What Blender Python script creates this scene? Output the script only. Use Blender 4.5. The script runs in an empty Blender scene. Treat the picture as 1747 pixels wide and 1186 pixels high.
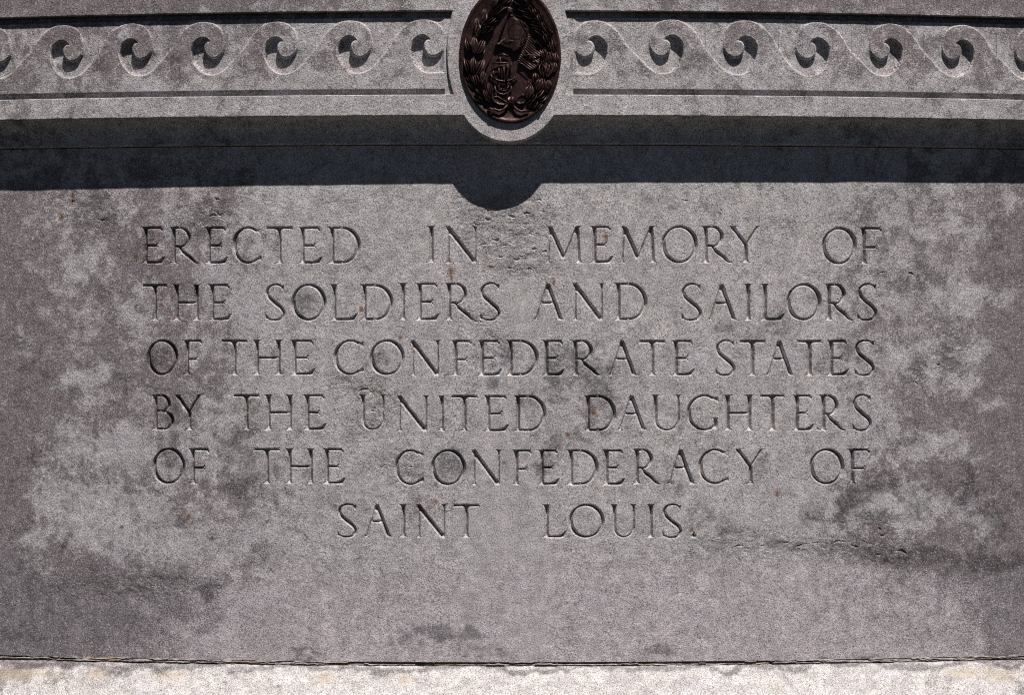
import bpy, math, random
import numpy as np
from mathutils import Vector, noise as mnoise
from mathutils.geometry import delaunay_2d_cdt

random.seed(7)
scene = bpy.context.scene
R = math.radians

# ------------------------------------------------------------------ camera
CD = 3.0            # camera to stone, metres
F = 3000.0          # focal length in photo pixels
CX, CY = 873.5, 593.0
BEND = 0.085        # the stone is convex in plan: setback = BEND * x^2
cam_data = bpy.data.cameras.new('camera')
cam = bpy.data.objects.new('camera', cam_data)
scene.collection.objects.link(cam)
cam.location = (0, -CD, 0)
cam.rotation_euler = (R(90), 0, 0)
cam_data.sensor_fit = 'HORIZONTAL'
cam_data.angle = 2 * math.atan(CX / F)
cam_data.clip_start = 0.05
cam_data.clip_end = 2000
scene.camera = cam

# ------------------------------------------------------------------ sky and sun
SUN = Vector((0.165, -0.4235, 0.905)).normalized()      # direction towards the sun
elev = math.asin(SUN.z)
world = bpy.data.worlds.new('World')
scene.world = world
world.use_nodes = True
wn = world.node_tree
wn.nodes.clear()
sky = wn.nodes.new('ShaderNodeTexSky')
sky.sky_type = 'NISHITA'
sky.sun_disc = False
sky.sun_elevation = elev
sky.air_density = .15
sky.dust_density = .0
sky.ozone_density = 1.0
sky.sun_rotation = math.atan2(SUN.x, SUN.y)
bg = wn.nodes.new('ShaderNodeBackground')
bg.inputs["Strength"].default_value = 0.05
wo = wn.nodes.new('ShaderNodeOutputWorld')
wn.links.new(sky.outputs[0], bg.inputs[0])
wn.links.new(bg.outputs[0], wo.inputs[0])

sl = bpy.data.lights.new('sun', 'SUN')
sl.energy = 5.0
sl.angle = R(0.5)
sl.color = (1.0, 0.93, 0.915)
so = bpy.data.objects.new('sun', sl)
scene.collection.objects.link(so)
so.rotation_euler = SUN.to_track_quat('Z', 'Y').to_euler()
so.location = (2, -5, 9)

scene.view_settings.view_transform = 'Standard'
scene.view_settings.look = 'None'
scene.view_settings.exposure = 0.0
scene.view_settings.gamma = 1.0
scene.cycles.use_denoising = False
scene.cycles.filter_width = 1.15

# ------------------------------------------------------------------ small maths helpers
def PX(px, py, d=0.0):
    """photo pixel -> stone coordinates (X, Z) in metres at relief height d"""
    a = (px - CX) / F
    X = a * (CD - d)
    for _ in range(6):
        X = a * (CD - d + BEND * X * X)
    return X, -(py - CY) / F * (CD - d + BEND * X * X)

def PXa(p, d=0.0):
    p = np.asarray(p, float)
    a = (p[:, 0] - CX) / F
    X = a * (CD - d)
    for _ in range(6):
        X = a * (CD - d + BEND * X * X)
    return np.stack([X, -(p[:, 1] - CY) / F * (CD - d + BEND * X * X)], 1)

def to_px(X, Z, d=0.0):
    dist = CD - d + BEND * X * X
    return CX + F * X / dist, CY - F * Z / dist

def zv(v, d=0.0):
    """height of a level line that stands at photo row v in the middle column"""
    return -(v - CY) / F * (CD - d)

def _hash(ix, iy, seed):
    n = (ix.astype(np.int64) * 374761393 + iy.astype(np.int64) * 668265263 + seed * 974711) & 0xffffffff
    n = ((n ^ (n >> 13)) * 1274126177) & 0xffffffff
    n = n ^ (n >> 16)
    return (n & 0xffff) / 65535.0 * 2 - 1

def vnoise(x, y, seed=0):
    ix = np.floor(x); iy = np.floor(y)
    fx = x - ix; fy = y - iy
    fx = fx * fx * (3 - 2 * fx); fy = fy * fy * (3 - 2 * fy)
    a = _hash(ix, iy, seed); b = _hash(ix + 1, iy, seed)
    c = _hash(ix, iy + 1, seed); d = _hash(ix + 1, iy + 1, seed)
    return (a * (1 - fx) + b * fx) * (1 - fy) + (c * (1 - fx) + d * fx) * fy

def fbm(x, y, seed=0, octv=4):
    s = 0; amp = 1; tot = 0
    for o in range(octv):
        s = s + amp * vnoise(x * 2 ** o + 17.3 * o, y * 2 ** o - 9.1 * o, seed + o)
        tot += amp; amp *= 0.5
    return s / tot

def sstep(a, b, x):
    t = np.clip((x - a) / (b - a), 0, 1)
    return t * t * (3 - 2 * t)

# ------------------------------------------------------------------ weathering map of the stone (real stains, by place)
TX = [0, 125, 250, 375, 500, 625, 750, 875, 1000, 1125, 1250, 1375, 1500, 1625, 1747]
TY = [0, 90, 180, 340, 440, 540, 640, 740, 840, 940, 1040, 1110, 1186]
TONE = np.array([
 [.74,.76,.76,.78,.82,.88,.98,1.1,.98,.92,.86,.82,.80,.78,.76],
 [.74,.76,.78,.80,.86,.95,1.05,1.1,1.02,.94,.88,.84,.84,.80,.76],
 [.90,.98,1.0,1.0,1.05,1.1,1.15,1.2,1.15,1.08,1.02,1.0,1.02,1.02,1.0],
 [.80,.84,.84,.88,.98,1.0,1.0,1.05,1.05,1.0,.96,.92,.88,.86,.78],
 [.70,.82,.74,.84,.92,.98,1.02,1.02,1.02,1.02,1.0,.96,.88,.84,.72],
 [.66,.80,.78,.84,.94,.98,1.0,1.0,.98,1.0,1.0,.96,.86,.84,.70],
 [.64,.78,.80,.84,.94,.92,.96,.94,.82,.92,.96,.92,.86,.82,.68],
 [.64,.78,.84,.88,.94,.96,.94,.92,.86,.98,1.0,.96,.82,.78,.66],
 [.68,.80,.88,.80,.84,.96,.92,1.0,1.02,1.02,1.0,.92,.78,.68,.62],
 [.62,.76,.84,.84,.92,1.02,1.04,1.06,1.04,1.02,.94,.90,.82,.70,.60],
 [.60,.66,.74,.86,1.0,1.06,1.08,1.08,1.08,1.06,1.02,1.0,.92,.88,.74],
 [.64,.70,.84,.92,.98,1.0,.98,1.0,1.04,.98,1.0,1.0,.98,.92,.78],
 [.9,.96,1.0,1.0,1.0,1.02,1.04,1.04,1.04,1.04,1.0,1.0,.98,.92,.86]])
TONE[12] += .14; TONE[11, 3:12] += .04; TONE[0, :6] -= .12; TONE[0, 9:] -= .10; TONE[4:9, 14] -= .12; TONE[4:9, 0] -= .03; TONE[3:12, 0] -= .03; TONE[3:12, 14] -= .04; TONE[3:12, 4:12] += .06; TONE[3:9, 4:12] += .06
# dark soot blotches: px, py, rx, ry, strength
SOOT = [(40,250,120,90,.2),(245,430,40,30,.5),(330,500,26,50,.5),(300,400,60,30,.3),(420,450,60,25,.3),
 (520,520,26,26,.8),(270,610,26,26,.8),(400,600,40,30,.3),(655,610,26,24,.7),(510,615,30,30,.3),
 (340,640,70,22,.4),(230,660,60,30,.5),(480,640,90,20,.3),(290,700,30,30,.5),(395,760,50,50,.6),(415,830,40,40,.8),
 (285,795,26,26,.8),(320,880,60,30,.5),(240,850,60,30,.4),(120,860,60,70,.4),(60,960,60,80,.5),(180,960,80,40,.4),
 (350,1010,20,16,.9),(100,1040,160,50,.3),(40,1090,80,30,.5),(240,1000,60,40,.2),(450,1060,80,20,.3),
 (520,1112,36,12,.9),(745,1078,50,18,.9),(800,1085,30,14,.9),(690,1096,50,14,.6),(830,1112,60,10,.7),(1128,1110,36,10,.9),
 (980,640,90,34,.7),(870,600,30,22,.6),(960,610,60,30,.6),(1040,680,60,40,.6),(770,790,30,30,.8),(900,690,30,30,.6),
 (950,760,50,26,.6),(930,800,26,20,.8),(840,650,30,16,.6),(760,600,30,20,.4),(1085,740,60,20,.4),
 (1150,820,30,30,.5),(1200,870,36,40,.5),(1240,900,30,20,.5),(1270,560,80,20,.4),(1380,500,28,26,.5),(1330,560,60,30,.5),
 (1420,620,40,20,.4),(1300,790,30,30,.5),(1410,790,26,22,.4),(1380,760,30,30,.4),(1450,850,40,50,.6),(1500,830,60,30,.7),(1560,850,60,50,.6),
 (1390,870,40,30,.6),(1640,820,60,60,.6),(1580,950,120,20,.9),(1680,960,90,24,.9),(1480,940,60,16,.5),(1340,930,60,20,.5),
 (1700,880,60,90,.6),(1560,740,50,60,.4),(1640,700,40,60,.4),(1480,700,26,26,.3),(1590,500,60,60,.3),(1540,400,60,30,.4),
 (1700,420,60,120,.4),(1470,350,60,30,.5),(1690,600,50,120,.4),(60,430,60,120,.3),(60,620,50,130,.4),(150,640,40,50,.4),
 (140,760,40,40,.4),(60,790,40,60,.4),(430,120,60,40,.3),(150,60,60,30,.3),(1250,110,40,30,.6),(1160,110,40,30,.5),
 (1310,60,30,30,.3),(1730,110,40,60,.3),(300,110,40,26,.5),(180,120,30,26,.5),(60,120,50,30,.4),(400,60,30,20,.3),(420,110,30,30,.5)]
SOOT += [(x, 1140 - 9 * ((x - 873) / 873) ** 2, 70, 6, .9) for x in range(-60, 1820, 60)]
# rough, spalled areas: px, py, rx, ry, strength
ROUGH = [(850,390,75,60,1),(890,450,60,40,.9),(860,350,90,30,.7),(350,375,60,45,.9),(150,350,90,40,.6),(180,380,40,30,.7),
 (580,345,60,30,.4),(900,370,60,30,.8),(1180,350,80,30,.4),(1350,380,60,20,.5),(1500,465,60,14,.6),(600,450,60,20,.5),
 (640,690,50,70,.7),(690,800,40,40,.7),(620,730,40,30,.7),(850,600,60,40,.6),(600,660,40,20,.8),(430,730,30,20,.5),
 (1420,935,140,26,1),(1250,925,90,26,.8),(1530,950,60,26,.8),(1490,890,60,30,.5),(230,1000,150,26,.8),(120,1000,80,22,.6),
 (1560,480,60,60,.4),(1620,600,60,60,.5),(1560,640,40,40,.5),(820,540,60,20,.6),(1320,690,20,20,.6),(560,950,120,16,.3),(370,1000,30,10,.8),
 (860,860,60,30,.3),(1100,940,60,20,.3),(250,1045,60,14,.4)]
RUST = [(124,334,3,6),(123,346,2,3),(106,369,3,3),(232,438,3,3),(769,463,3.4,6),(770,474,2,5),(838,455,4,3),(945,481,2.4,5),(1034,404,4,5),
 (322,881,3.5,3.5),(362,919,2.5,3),(649,670,3,3),(1012,704,4,4.5),(968,742,3.4,3),(743,856,3.4,3),(1326,843,2.5,6),(427,686,2.5,3),
 (294,507,2.5,3.5),(276,521,3,2.5),(616,528,3,5),(252,555,2.5,2.5),(647,604,2.5,2.5),(683,576,3,3),(1229,365,2,3),(208,900,3,3),
 (593,124,3,3),(674,81,3,2),(105,372,3,2.5),(860,790,2.5,2.5),(990,655,2.5,2),(1180,905,3,3)]

RUST += [(40,1147,60,7),(170,1148,14,8),(1690,1150,30,10),(1640,1147,30,6),(1325,1168,5,4),(300,1150,20,6),(560,1156,16,8),(690,1158,8,6)]
PALE = [(62,925,20,28,.5),(95,840,40,28,.4),(155,885,45,40,.4),(140,775,60,26,.3),(170,640,30,12,.3),(135,462,22,20,.25),(210,525,20,14,.2),
 (235,870,50,24,.3),(300,930,60,22,.3),(225,765,30,26,.3),(110,655,24,14,.25),(1685,895,26,20,.5),(1600,865,24,20,.5),(1640,772,18,14,.4),
 (1565,772,20,14,.45),(1540,860,30,24,.4),(1640,512,46,22,.3),(1535,612,20,14,.4),(1662,600,24,18,.4),(1610,745,26,9,.4),(1652,650,30,10,.35),
 (1702,842,18,10,.4),(1720,520,20,16,.3),(1500,860,24,20,.4),(1560,905,30,10,.4),(1705,690,24,14,.3),(1590,640,20,10,.3)]
def bilin(px, py):
    fx = np.interp(px, TX, np.arange(len(TX)))
    fy = np.interp(py, TY, np.arange(len(TY)))
    ix = np.clip(np.floor(fx).astype(int), 0, len(TX) - 2); iy = np.clip(np.floor(fy).astype(int), 0, len(TY) - 2)
    tx = fx - ix; ty = fy - iy
    tx = tx * tx * (3 - 2 * tx); ty = ty * ty * (3 - 2 * ty)
    return (TONE[iy, ix] * (1 - tx) + TONE[iy, ix + 1] * tx) * (1 - ty) + (TONE[iy + 1, ix] * (1 - tx) + TONE[iy + 1, ix + 1] * tx) * ty

def weather(X, Z):
    px, py = to_px(X, Z)
    wx = px + 16 * fbm(px / 40, py / 40, 5); wy = py + 16 * fbm(px / 40, py / 40, 11)
    tone = bilin(wx, wy)
    soot = np.zeros_like(px); rough = np.zeros_like(px); rust = np.zeros_like(px)
    for a, b, rx, ry, s in SOOT:
        soot = np.maximum(soot, s * np.exp(-(((wx - a) / rx) ** 2 + ((wy - b) / ry) ** 2)))
    for a, b, rx, ry, s in ROUGH:
        rough = np.maximum(rough, s * np.exp(-(((wx - a) / rx) ** 2 + ((wy - b) / ry) ** 2)))
    for a, b, rx, ry, s in PALE:
        tone = tone + s * np.exp(-(((wx - a) / rx) ** 2 + ((wy - b) / ry) ** 2))
    for a, b, rx, ry in RUST:
        qx, qy = (px, py) if rx < 6 else (wx, py + .3 * (wy - py))
        rust = np.maximum(rust, np.exp(-(((qx - a) / rx) ** 2 + ((qy - b) / ry) ** 2) * .6))
    return tone, soot, rough, rust

# ------------------------------------------------------------------ materials
def new_mat(name):
    m = bpy.data.materials.new(name)
    m.use_nodes = True
    nt = m.node_tree
    nt.nodes.clear()
    out = nt.nodes.new('ShaderNodeOutputMaterial')
    b = nt.nodes.new('ShaderNodeBsdfPrincipled')
    nt.links.new(b.outputs[0], out.inputs[0])
    return m, nt, b

class NB:
    def __init__(s, nt): s.nt = nt
    def n(s, t, **kw):
        x = s.nt.nodes.new(t)
        for k, v in kw.items(): setattr(x, k, v)
        return x
    def l(s, a, b): s.nt.links.new(a, b)
    def val(s, i, v):
        if isinstance(v, (int, float)): i.default_value = v
        elif isinstance(v, (tuple, list)): i.default_value = v
        else: s.l(v, i)
    def math(s, op, a, b=0.0, c=0.0, clamp=False):
        x = s.n('ShaderNodeMath', operation=op, use_clamp=clamp)
        s.val(x.inputs[0], a); s.val(x.inputs[1], b); s.val(x.inputs[2], c)
        return x.outputs[0]
    def noise(s, vec, scale, detail=2, rough=.5, dist=0):
        x = s.n('ShaderNodeTexNoise'); s.l(vec, x.inputs['Vector'])
        x.inputs['Scale'].default_value = scale; x.inputs['Detail'].default_value = detail
        x.inputs['Roughness'].default_value = rough; x.inputs['Distortion'].default_value = dist
        return x.outputs[0]
    def ramp(s, f, a, b, lo=0.0, hi=1.0):
        x = s.n('ShaderNodeMapRange', interpolation_type='SMOOTHSTEP')
        s.val(x.inputs[0], f); x.inputs[1].default_value = a; x.inputs[2].default_value = b
        x.inputs[3].default_value = lo; x.inputs[4].default_value = hi
        return x.outputs[0]
    def mix(s, f, a, b, mode='MIX'):
        x = s.n('ShaderNodeMix', data_type='RGBA', blend_type=mode)
        s.val(x.inputs[0], f); s.val(x.inputs[6], a); s.val(x.inputs[7], b)
        return x.outputs[2]

def granite(name, base, bump=1.0, use_attr=True, dirty=0.0, rust_col=(.16, .07, .018, 1), rust_amt=.95):
    m, nt, b = new_mat(name)
    N = NB(nt)
    geo = N.n('ShaderNodeNewGeometry')
    P = geo.outputs['Position']
    # attributes: tone, soot, rough, rust
    if use_attr:
        at = N.n('ShaderNodeAttribute', attribute_name='weather')
        sp = N.n('ShaderNodeSeparateColor'); N.l(at.outputs['Color'], sp.inputs[0])
        tone, soot, rgh = sp.outputs[0], sp.outputs[1], sp.outputs[2]
        ar = N.n('ShaderNodeAttribute', attribute_name='rust'); rust = ar.outputs['Fac']
        al = N.n('ShaderNodeAttribute', attribute_name='splash'); splash = al.outputs['Fac']
    else:
        tone, soot, rgh, rust, splash = .5, dirty, .2, 0.0, 0.0
    # crystals
    g1 = N.noise(P, 520, 2, .7)
    g2 = N.noise(P, 900, 1, .6)
    g3 = N.noise(P, 190, 3, .6)
    grain = N.math('ADD', N.math('MULTIPLY', g1, .62), N.math('MULTIPLY', g2, .38))
    gcon = N.ramp(grain, .37, .63, .55, 1.45)
    # middle scale mottling
    m1 = N.noise(P, 34, 6, .68)
    m2 = N.noise(P, 11, 5, .62, .6)
    m3 = N.noise(P, 75, 5, .7)
    mott = N.math('MULTIPLY', N.ramp(m1, .38, .62, .86, 1.11), N.ramp(m2, .35, .65, .94, 1.05))
    mott = N.math('MULTIPLY', mott, N.ramp(m3, .38, .62, .88, 1.1))
    # soot with ragged grainy edges
    sf = N.math('ADD', soot, N.math('MULTIPLY', N.math('SUBTRACT', N.noise(P, 52, 9, .78), .5), 2.7))
    sf = N.math('ADD', sf, N.math('MULTIPLY', N.math('SUBTRACT', g1, .5), .7))
    sfac = N.ramp(sf, .32, .74)
    # free small dark specks and flecks of lichen everywhere
    lich = N.ramp(N.math('ADD', N.noise(P, 60, 9, .8), N.math('MULTIPLY', N.math('SUBTRACT', m2, .5), .55)), .55, .68)
    # dark weathered crust with pale washed patches breaking through it
    pn = N.math('ADD', N.math('MULTIPLY', N.noise(P, 17, 6, .58, .3), .5), N.math('MULTIPLY', N.noise(P, 58, 6, .66), .5))
    pm = N.math('ADD', N.math('MULTIPLY', tone, 2.0), N.math('MULTIPLY', N.math('SUBTRACT', pn, .5), N.math('MULTIPLY_ADD', splash, -1.2, 2.0)))
    pm = N.math('ADD', pm, N.math('MULTIPLY', N.math('SUBTRACT', g1, .5), .35))
    clean = N.ramp(pm, .74, .97)
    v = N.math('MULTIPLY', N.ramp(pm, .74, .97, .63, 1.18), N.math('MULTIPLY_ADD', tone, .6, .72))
    v = N.math('MULTIPLY', v, mott)
    v = N.math('MULTIPLY', v, gcon)
    v = N.math('MULTIPLY', v, N.math('SUBTRACT', 1.0, N.math('MULTIPLY', sfac, .52)))
    v = N.math('MULTIPLY', v, N.math('SUBTRACT', 1.0, N.math('MULTIPLY', lich, .30)))
    # hue: mauve where dark and weathered, neutral-warm where clean, slightly blue patches
    hue = N.noise(P, 17, 4, .6)
    c1 = N.mix(N.math('MAXIMUM', clean, N.ramp(tone, .39, .47)), (base[0] * 1.03, base[1] * .963, base[2] * .965, 1), (base[0] * .99, base[1] * 1.012, base[2] * .98, 1))
    c2 = N.mix(N.ramp(hue, .54, .72, 0, .5), c1, (base[0] * .93, base[1] * .98, base[2] * 1.05, 1))
    c2 = N.mix(N.math('MULTIPLY', splash, .75), c2, (base[0] * 1.0, base[1] * .98, base[2] * 1.0, 1))
    warm = N.noise(P, 260, 2, .6)
    c3 = N.mix(N.ramp(warm, .56, .7, 0, .3), c2, (base[0] * 1.2, base[1] * 1.0, base[2] * .94, 1))
    cv = N.n('ShaderNodeVectorMath', operation='SCALE'); N.l(c3, cv.inputs[0]); N.l(v, cv.inputs['Scale'])
    # black mica crystals and white feldspar
    dk = N.ramp(N.noise(P, 620, 0, .5), .30, .35, .75, 0)
    c4 = N.mix(dk, cv.outputs[0], (.05, .048, .052, 1))
    wt = N.ramp(N.noise(P, 520, 0, .5), .67, .72, 0, .55)
    c5 = N.mix(wt, c4, (.62, .59, .60, 1))
    rf = N.math('MULTIPLY', rust, N.ramp(N.math('ADD', g3, N.math('MULTIPLY', rust, .25)), .42, .62), clamp=True)
    c6 = N.mix(N.math('MULTIPLY', rf, rust_amt, clamp=True), c5, rust_col)
    N.l(c6, b.inputs['Base Color'])
    b.inputs['Roughness'].default_value = .82
    b.inputs['Specular IOR Level'].default_value = .25
    # relief
    h = N.math('ADD', N.math('MULTIPLY', g1, .0012), N.math('MULTIPLY', g3, .0010))
    h = N.math('ADD', h, N.math('MULTIPLY', g2, .0004))
    r1 = N.noise(P, 62, 8, .74, .5)
    pits = N.ramp(N.noise(P, 150, 3, .6), .30, .40, -.0016, 0)
    rr = N.math('ADD', N.math('MULTIPLY', N.math('SUBTRACT', r1, .5), .020), pits)
    h = N.math('ADD', h, N.math('MULTIPLY', rr, N.ramp(rgh, .15, .8, 0.06, 1)))
    h = N.math('ADD', h, N.math('MULTIPLY', m1, .0020))
    bp = N.n('ShaderNodeBump'); bp.inputs['Strength'].default_value = bump
    bp.inputs['Distance'].default_value = 1.0
    N.l(h, bp.inputs['Height']); N.l(bp.outputs[0], b.inputs['Normal'])
    return m

GB = (.432, .407, .412)
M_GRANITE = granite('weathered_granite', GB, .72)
M_CUT = granite('cut_granite', (GB[0] * 1.0, GB[1] * 1.0, GB[2] * 1.0), .3)
M_LEDGE = granite('pale_ledge_granite', (.485, .465, .458), .45, rust_col=(.46, .36, .20, 1), rust_amt=.42)

def mortar_mat():
    m, nt, b = new_mat('old_mortar'); N = NB(nt)
    P = N.n('ShaderNodeNewGeometry').outputs['Position']
    sc = N.n('ShaderNodeVectorMath', operation='MULTIPLY'); N.l(P, sc.inputs[0]); sc.inputs[1].default_value = (1, 1, 3)
    a = N.noise(sc.outputs[0], 60, 6, .7); c = N.noise(sc.outputs[0], 14, 4, .6)
    col = N.mix(N.ramp(a, .4, .62), (.22, .20, .18, 1), (.60, .55, .50, 1))
    col = N.mix(N.ramp(c, .52, .64, 0, .7), col, (.40, .29, .17, 1))
    N.l(col, b.inputs['Base Color']); b.inputs['Roughness'].default_value = .9
    bp = N.n('ShaderNodeBump'); bp.inputs['Strength'].default_value = .8; bp.inputs['Distance'].default_value = .006
    N.l(a, bp.inputs['Height']); N.l(bp.outputs[0], b.inputs['Normal'])
    return m
M_MORTAR = mortar_mat()

def bronze_mat(name, col, rough=.42):
    m, nt, b = new_mat(name); N = NB(nt)
    P = N.n('ShaderNodeNewGeometry').outputs['Position']
    a = N.noise(P, 160, 4, .6); c = N.noise(P, 35, 4, .6)
    cc = N.mix(N.ramp(c, .4, .65), (col[0], col[1], col[2], 1), (col[0] * .5, col[1] * .5, col[2] * .52, 1))
    N.l(cc, b.inputs['Base Color'])
    b.inputs['Metallic'].default_value = .6
    N.l(N.ramp(a, .3, .7, rough - .08, rough + .14), b.inputs['Roughness'])
    bp = N.n('ShaderNodeBump'); bp.inputs['Strength'].default_value = .35; bp.inputs['Distance'].default_value = .0025
    N.l(a, bp.inputs['Height']); N.l(bp.outputs[0], b.inputs['Normal'])
    return m
M_BRONZE = bronze_mat('dark_bronze', (.060, .032, .027), .40)

def ground_mat():
    m, nt, b = new_mat('lawn'); N = NB(nt)
    P = N.n('ShaderNodeNewGeometry').outputs['Position']
    a = N.noise(P, 6, 8, .7)
    N.l(N.mix(a, (.007, .008, .003, 1), (.016, .015, .006, 1)), b.inputs['Base Color'])
    b.inputs['Roughness'].default_value = .95
    return m
M_GROUND = ground_mat()

# ------------------------------------------------------------------ object helpers
def empty(name, loc, label=None, cat=None):
    o = bpy.data.objects.new(name, None)
    scene.collection.objects.link(o)
    o.location = loc
    o.empty_display_size = .1
    if label: o['label'] = label
    if cat: o['category'] = cat
    return o

ORIGIN = {}
def mesh_obj(name, verts, faces, mat, parent=None, smooth=False, attr=True, bend=True, dtone=None):
    """verts: (x, d, z) with d = relief height towards the camera; bent round the stone's plan here"""
    v = np.asarray(verts, float)
    W = np.empty_like(v)
    W[:, 0] = v[:, 0]
    W[:, 1] = -v[:, 1] + (BEND * v[:, 0] ** 2 if bend else 0)
    W[:, 2] = v[:, 2]
    org = np.array([(W[:, 0].min() + W[:, 0].max()) / 2, (W[:, 1].min() + W[:, 1].max()) / 2, W[:, 2].min()])
    me = bpy.data.meshes.new(name)
    me.from_pydata((W - org).tolist(), [], [tuple(int(i) for i in f) for f in faces])
    me.materials.append(mat)
    if smooth:
        me.polygons.foreach_set('use_smooth', [True] * len(me.polygons))
    if attr:
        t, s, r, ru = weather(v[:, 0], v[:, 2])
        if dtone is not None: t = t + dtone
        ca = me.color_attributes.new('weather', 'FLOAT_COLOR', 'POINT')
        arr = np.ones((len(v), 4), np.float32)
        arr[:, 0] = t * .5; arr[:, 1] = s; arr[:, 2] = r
        ca.data.foreach_set('color', arr.ravel())
        pxa, pya = to_px(v[:, 0], v[:, 2])
        lo = sstep(880, 1030, pya + 70 * fbm(pxa / 110, pya / 50, 77) + 25 * ((pxa - 870) / 870) ** 2 * 0) * (pya < 1134)
        fb = me.attributes.new('splash', 'FLOAT', 'POINT')
        fb.data.foreach_set('value', lo.astype(np.float32))
        fa = me.attributes.new('rust', 'FLOAT', 'POINT')
        fa.data.foreach_set('value', ru.astype(np.float32))
    me.update()
    o = bpy.data.objects.new(name, me)
    scene.collection.objects.link(o)
    p = ORIGIN.get(parent.name, np.zeros(3)) if parent else np.zeros(3)
    ORIGIN[o.name] = org
    if parent:
        o.parent = parent
    o.location = org - p
    return o

def cdt(verts, edges, faces, eps=1e-6):
    r = delaunay_2d_cdt([Vector(v) for v in verts], edges, faces, 0, eps, True)
    return np.array([(v.x, v.y) for v in r[0]]), r[2], r[5]

def seg_dist(pts, A, B):
    """min distance of every point to the segments A-B"""
    out = np.full(len(pts), 1e9)
    AB = B - A
    L2 = np.maximum((AB ** 2).sum(1), 1e-18)
    step = 4000
    for i in range(0, len(pts), step):
        P = pts[i:i + step]
        t = ((P[:, None, :] - A[None]) * AB[None]).sum(2) / L2[None]
        t = np.clip(t, 0, 1)
        C = A[None] + t[..., None] * AB[None]
        out[i:i + step] = np.sqrt(((P[:, None, :] - C) ** 2).sum(2)).min(1)
    return out

def catmull(pts, n=6):
    P = [np.array(p, float) for p in pts]
    P = [2 * P[0] - P[1]] + P + [2 * P[-1] - P[-2]]
    out = []
    for i in range(1, len(P) - 2):
        for k in range(n):
            t = k / n
            out.append(.5 * ((2 * P[i]) + (-P[i-1] + P[i+1]) * t + (2*P[i-1] - 5*P[i] + 4*P[i+1] - P[i+2]) * t*t + (-P[i-1] + 3*P[i] - 3*P[i+1] + P[i+2]) * t**3))
    out.append(P[-2])
    return np.array(out)

# ------------------------------------------------------------------ the things
MON = empty('granite_monument', (0, 0.15, -1.25), 'weathered grey granite monument face carved with six lines of lettering under a running wave frieze', 'monument')
ORIGIN[MON.name] = np.array([0, .15, -1.25])

D_BAND = .052      # front of the fascia, lower band and oval boss
D_FRZ = .0456       # front of the frieze
D_GT, D_GB = .030, .035   # floors of upper and lower groove
XE = 1.30          # half width of the stone built

# ================================================================== lettering
T_, t_, tv = 8.8, 6.2, 5.2   # thick and thin strokes in photo pixels

class Glyph:
    """collects stroke polygons (letter pixels, y up from the baseline) and ridge lines"""
    def __init__(s): s.polys = []; s.lines = []
    def poly(s, p): s.polys.append([tuple(q) for q in p])
    def line(s, p): s.lines.append([tuple(q) for q in p])
    def ribbon(s, pts, w):
        pts = np.array(pts, float); n = len(pts)
        if np.isscalar(w): w = [w] * n
        w = np.array(w, float)
        tg = np.gradient(pts, axis=0)
        if n > 8 and np.linalg.norm(pts[0] - pts[-1]) < 1e-6: tg[0] = tg[-1] = pts[1] - pts[-2]
        tg /= np.maximum(np.linalg.norm(tg, axis=1), 1e-9)[:, None]
        nr = np.stack([-tg[:, 1], tg[:, 0]], 1)
        a = pts + nr * w[:, None] / 2; b = pts - nr * w[:, None] / 2
        for i in range(n - 1):
            s.poly([a[i], b[i], b[i + 1], a[i + 1]])
        s.line(pts)
    def curve(s, pts, w, n=5):
        c = catmull(pts, n)
        ww = np.interp(np.linspace(0, len(pts) - 1, len(c)), range(len(pts)), w) if not np.isscalar(w) else w
        s.ribbon(c, ww)
    def seg(s, a, b, w0, w1=None):
        a = np.array(a, float); b = np.array(b, float)
        if w1 is None: w1 = w0
        n = max(2, int(np.linalg.norm(b - a) / 5) + 1)
        s.ribbon([a + (b - a) * i / (n - 1) for i in range(n)], [w0 + (w1 - w0) * i / (n - 1) for i in range(n)])
    def foot(s, x, y, l, r, w, up=1, h=8.5):
        """serif on the end of a stem; up=1 foot at y, up=-1 head at y"""
        L = [(x - w/2, y + up*h), (x - w/2 - (l - w/2)*.10, y + up*h*.52), (x - w/2 - (l - w/2)*.38, y + up*h*.24), (x - l, y + up*1.1), (x - l, y)]
        Rr = [(x + w/2, y + up*h), (x + w/2 + (r - w/2)*.10, y + up*h*.52), (x + w/2 + (r - w/2)*.38, y + up*h*.24), (x + r, y + up*1.1), (x + r, y)]
        mid = [(x, y + up*h), (x, y + up*h*.3)]
        s.poly(L + [(x, y)] + Rr[::-1])
        s.line(mid); s.line([(x, y + up*h*.3), (x - l*.8, y + up*.7)]); s.line([(x, y + up*h*.3), (x + r*.8, y + up*.7)])
    def stem(s, x, H, w=T_, l=8.5, r=8.5, tl=None, tr=None, y0=0):
        s.seg((x, y0 + 1), (x, H - 1), w)
        if l: s.foot(x, y0, l, r, w)
        if tl is not None: s.foot(x, H, tl, tr, w, -1, 9.5)

def beak(g, x, y, dx, dy, b):
    """small triangular serif from a bar end at (x,y) going (dx,dy), base b"""
    g.poly([(x - b, y), (x + .6, y), (x + dx, y + dy)])
    g.line([(x - b * .4, y), (x + dx * .7, y + dy * .7)])

def ell(cx, cy, rx, ry, a0, a1, n, w0=4.2, w1=4, tilt=25):
    pts, w = [], []
    for i in range(n + 1):
        a = R(a0 + (a1 - a0) * i / n)
        pts.append((cx + rx * math.cos(a), cy + ry * math.sin(a)))
        w.append(w0 + w1 * math.cos(a - R(tilt)) ** 2)
    return pts, w

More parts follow.
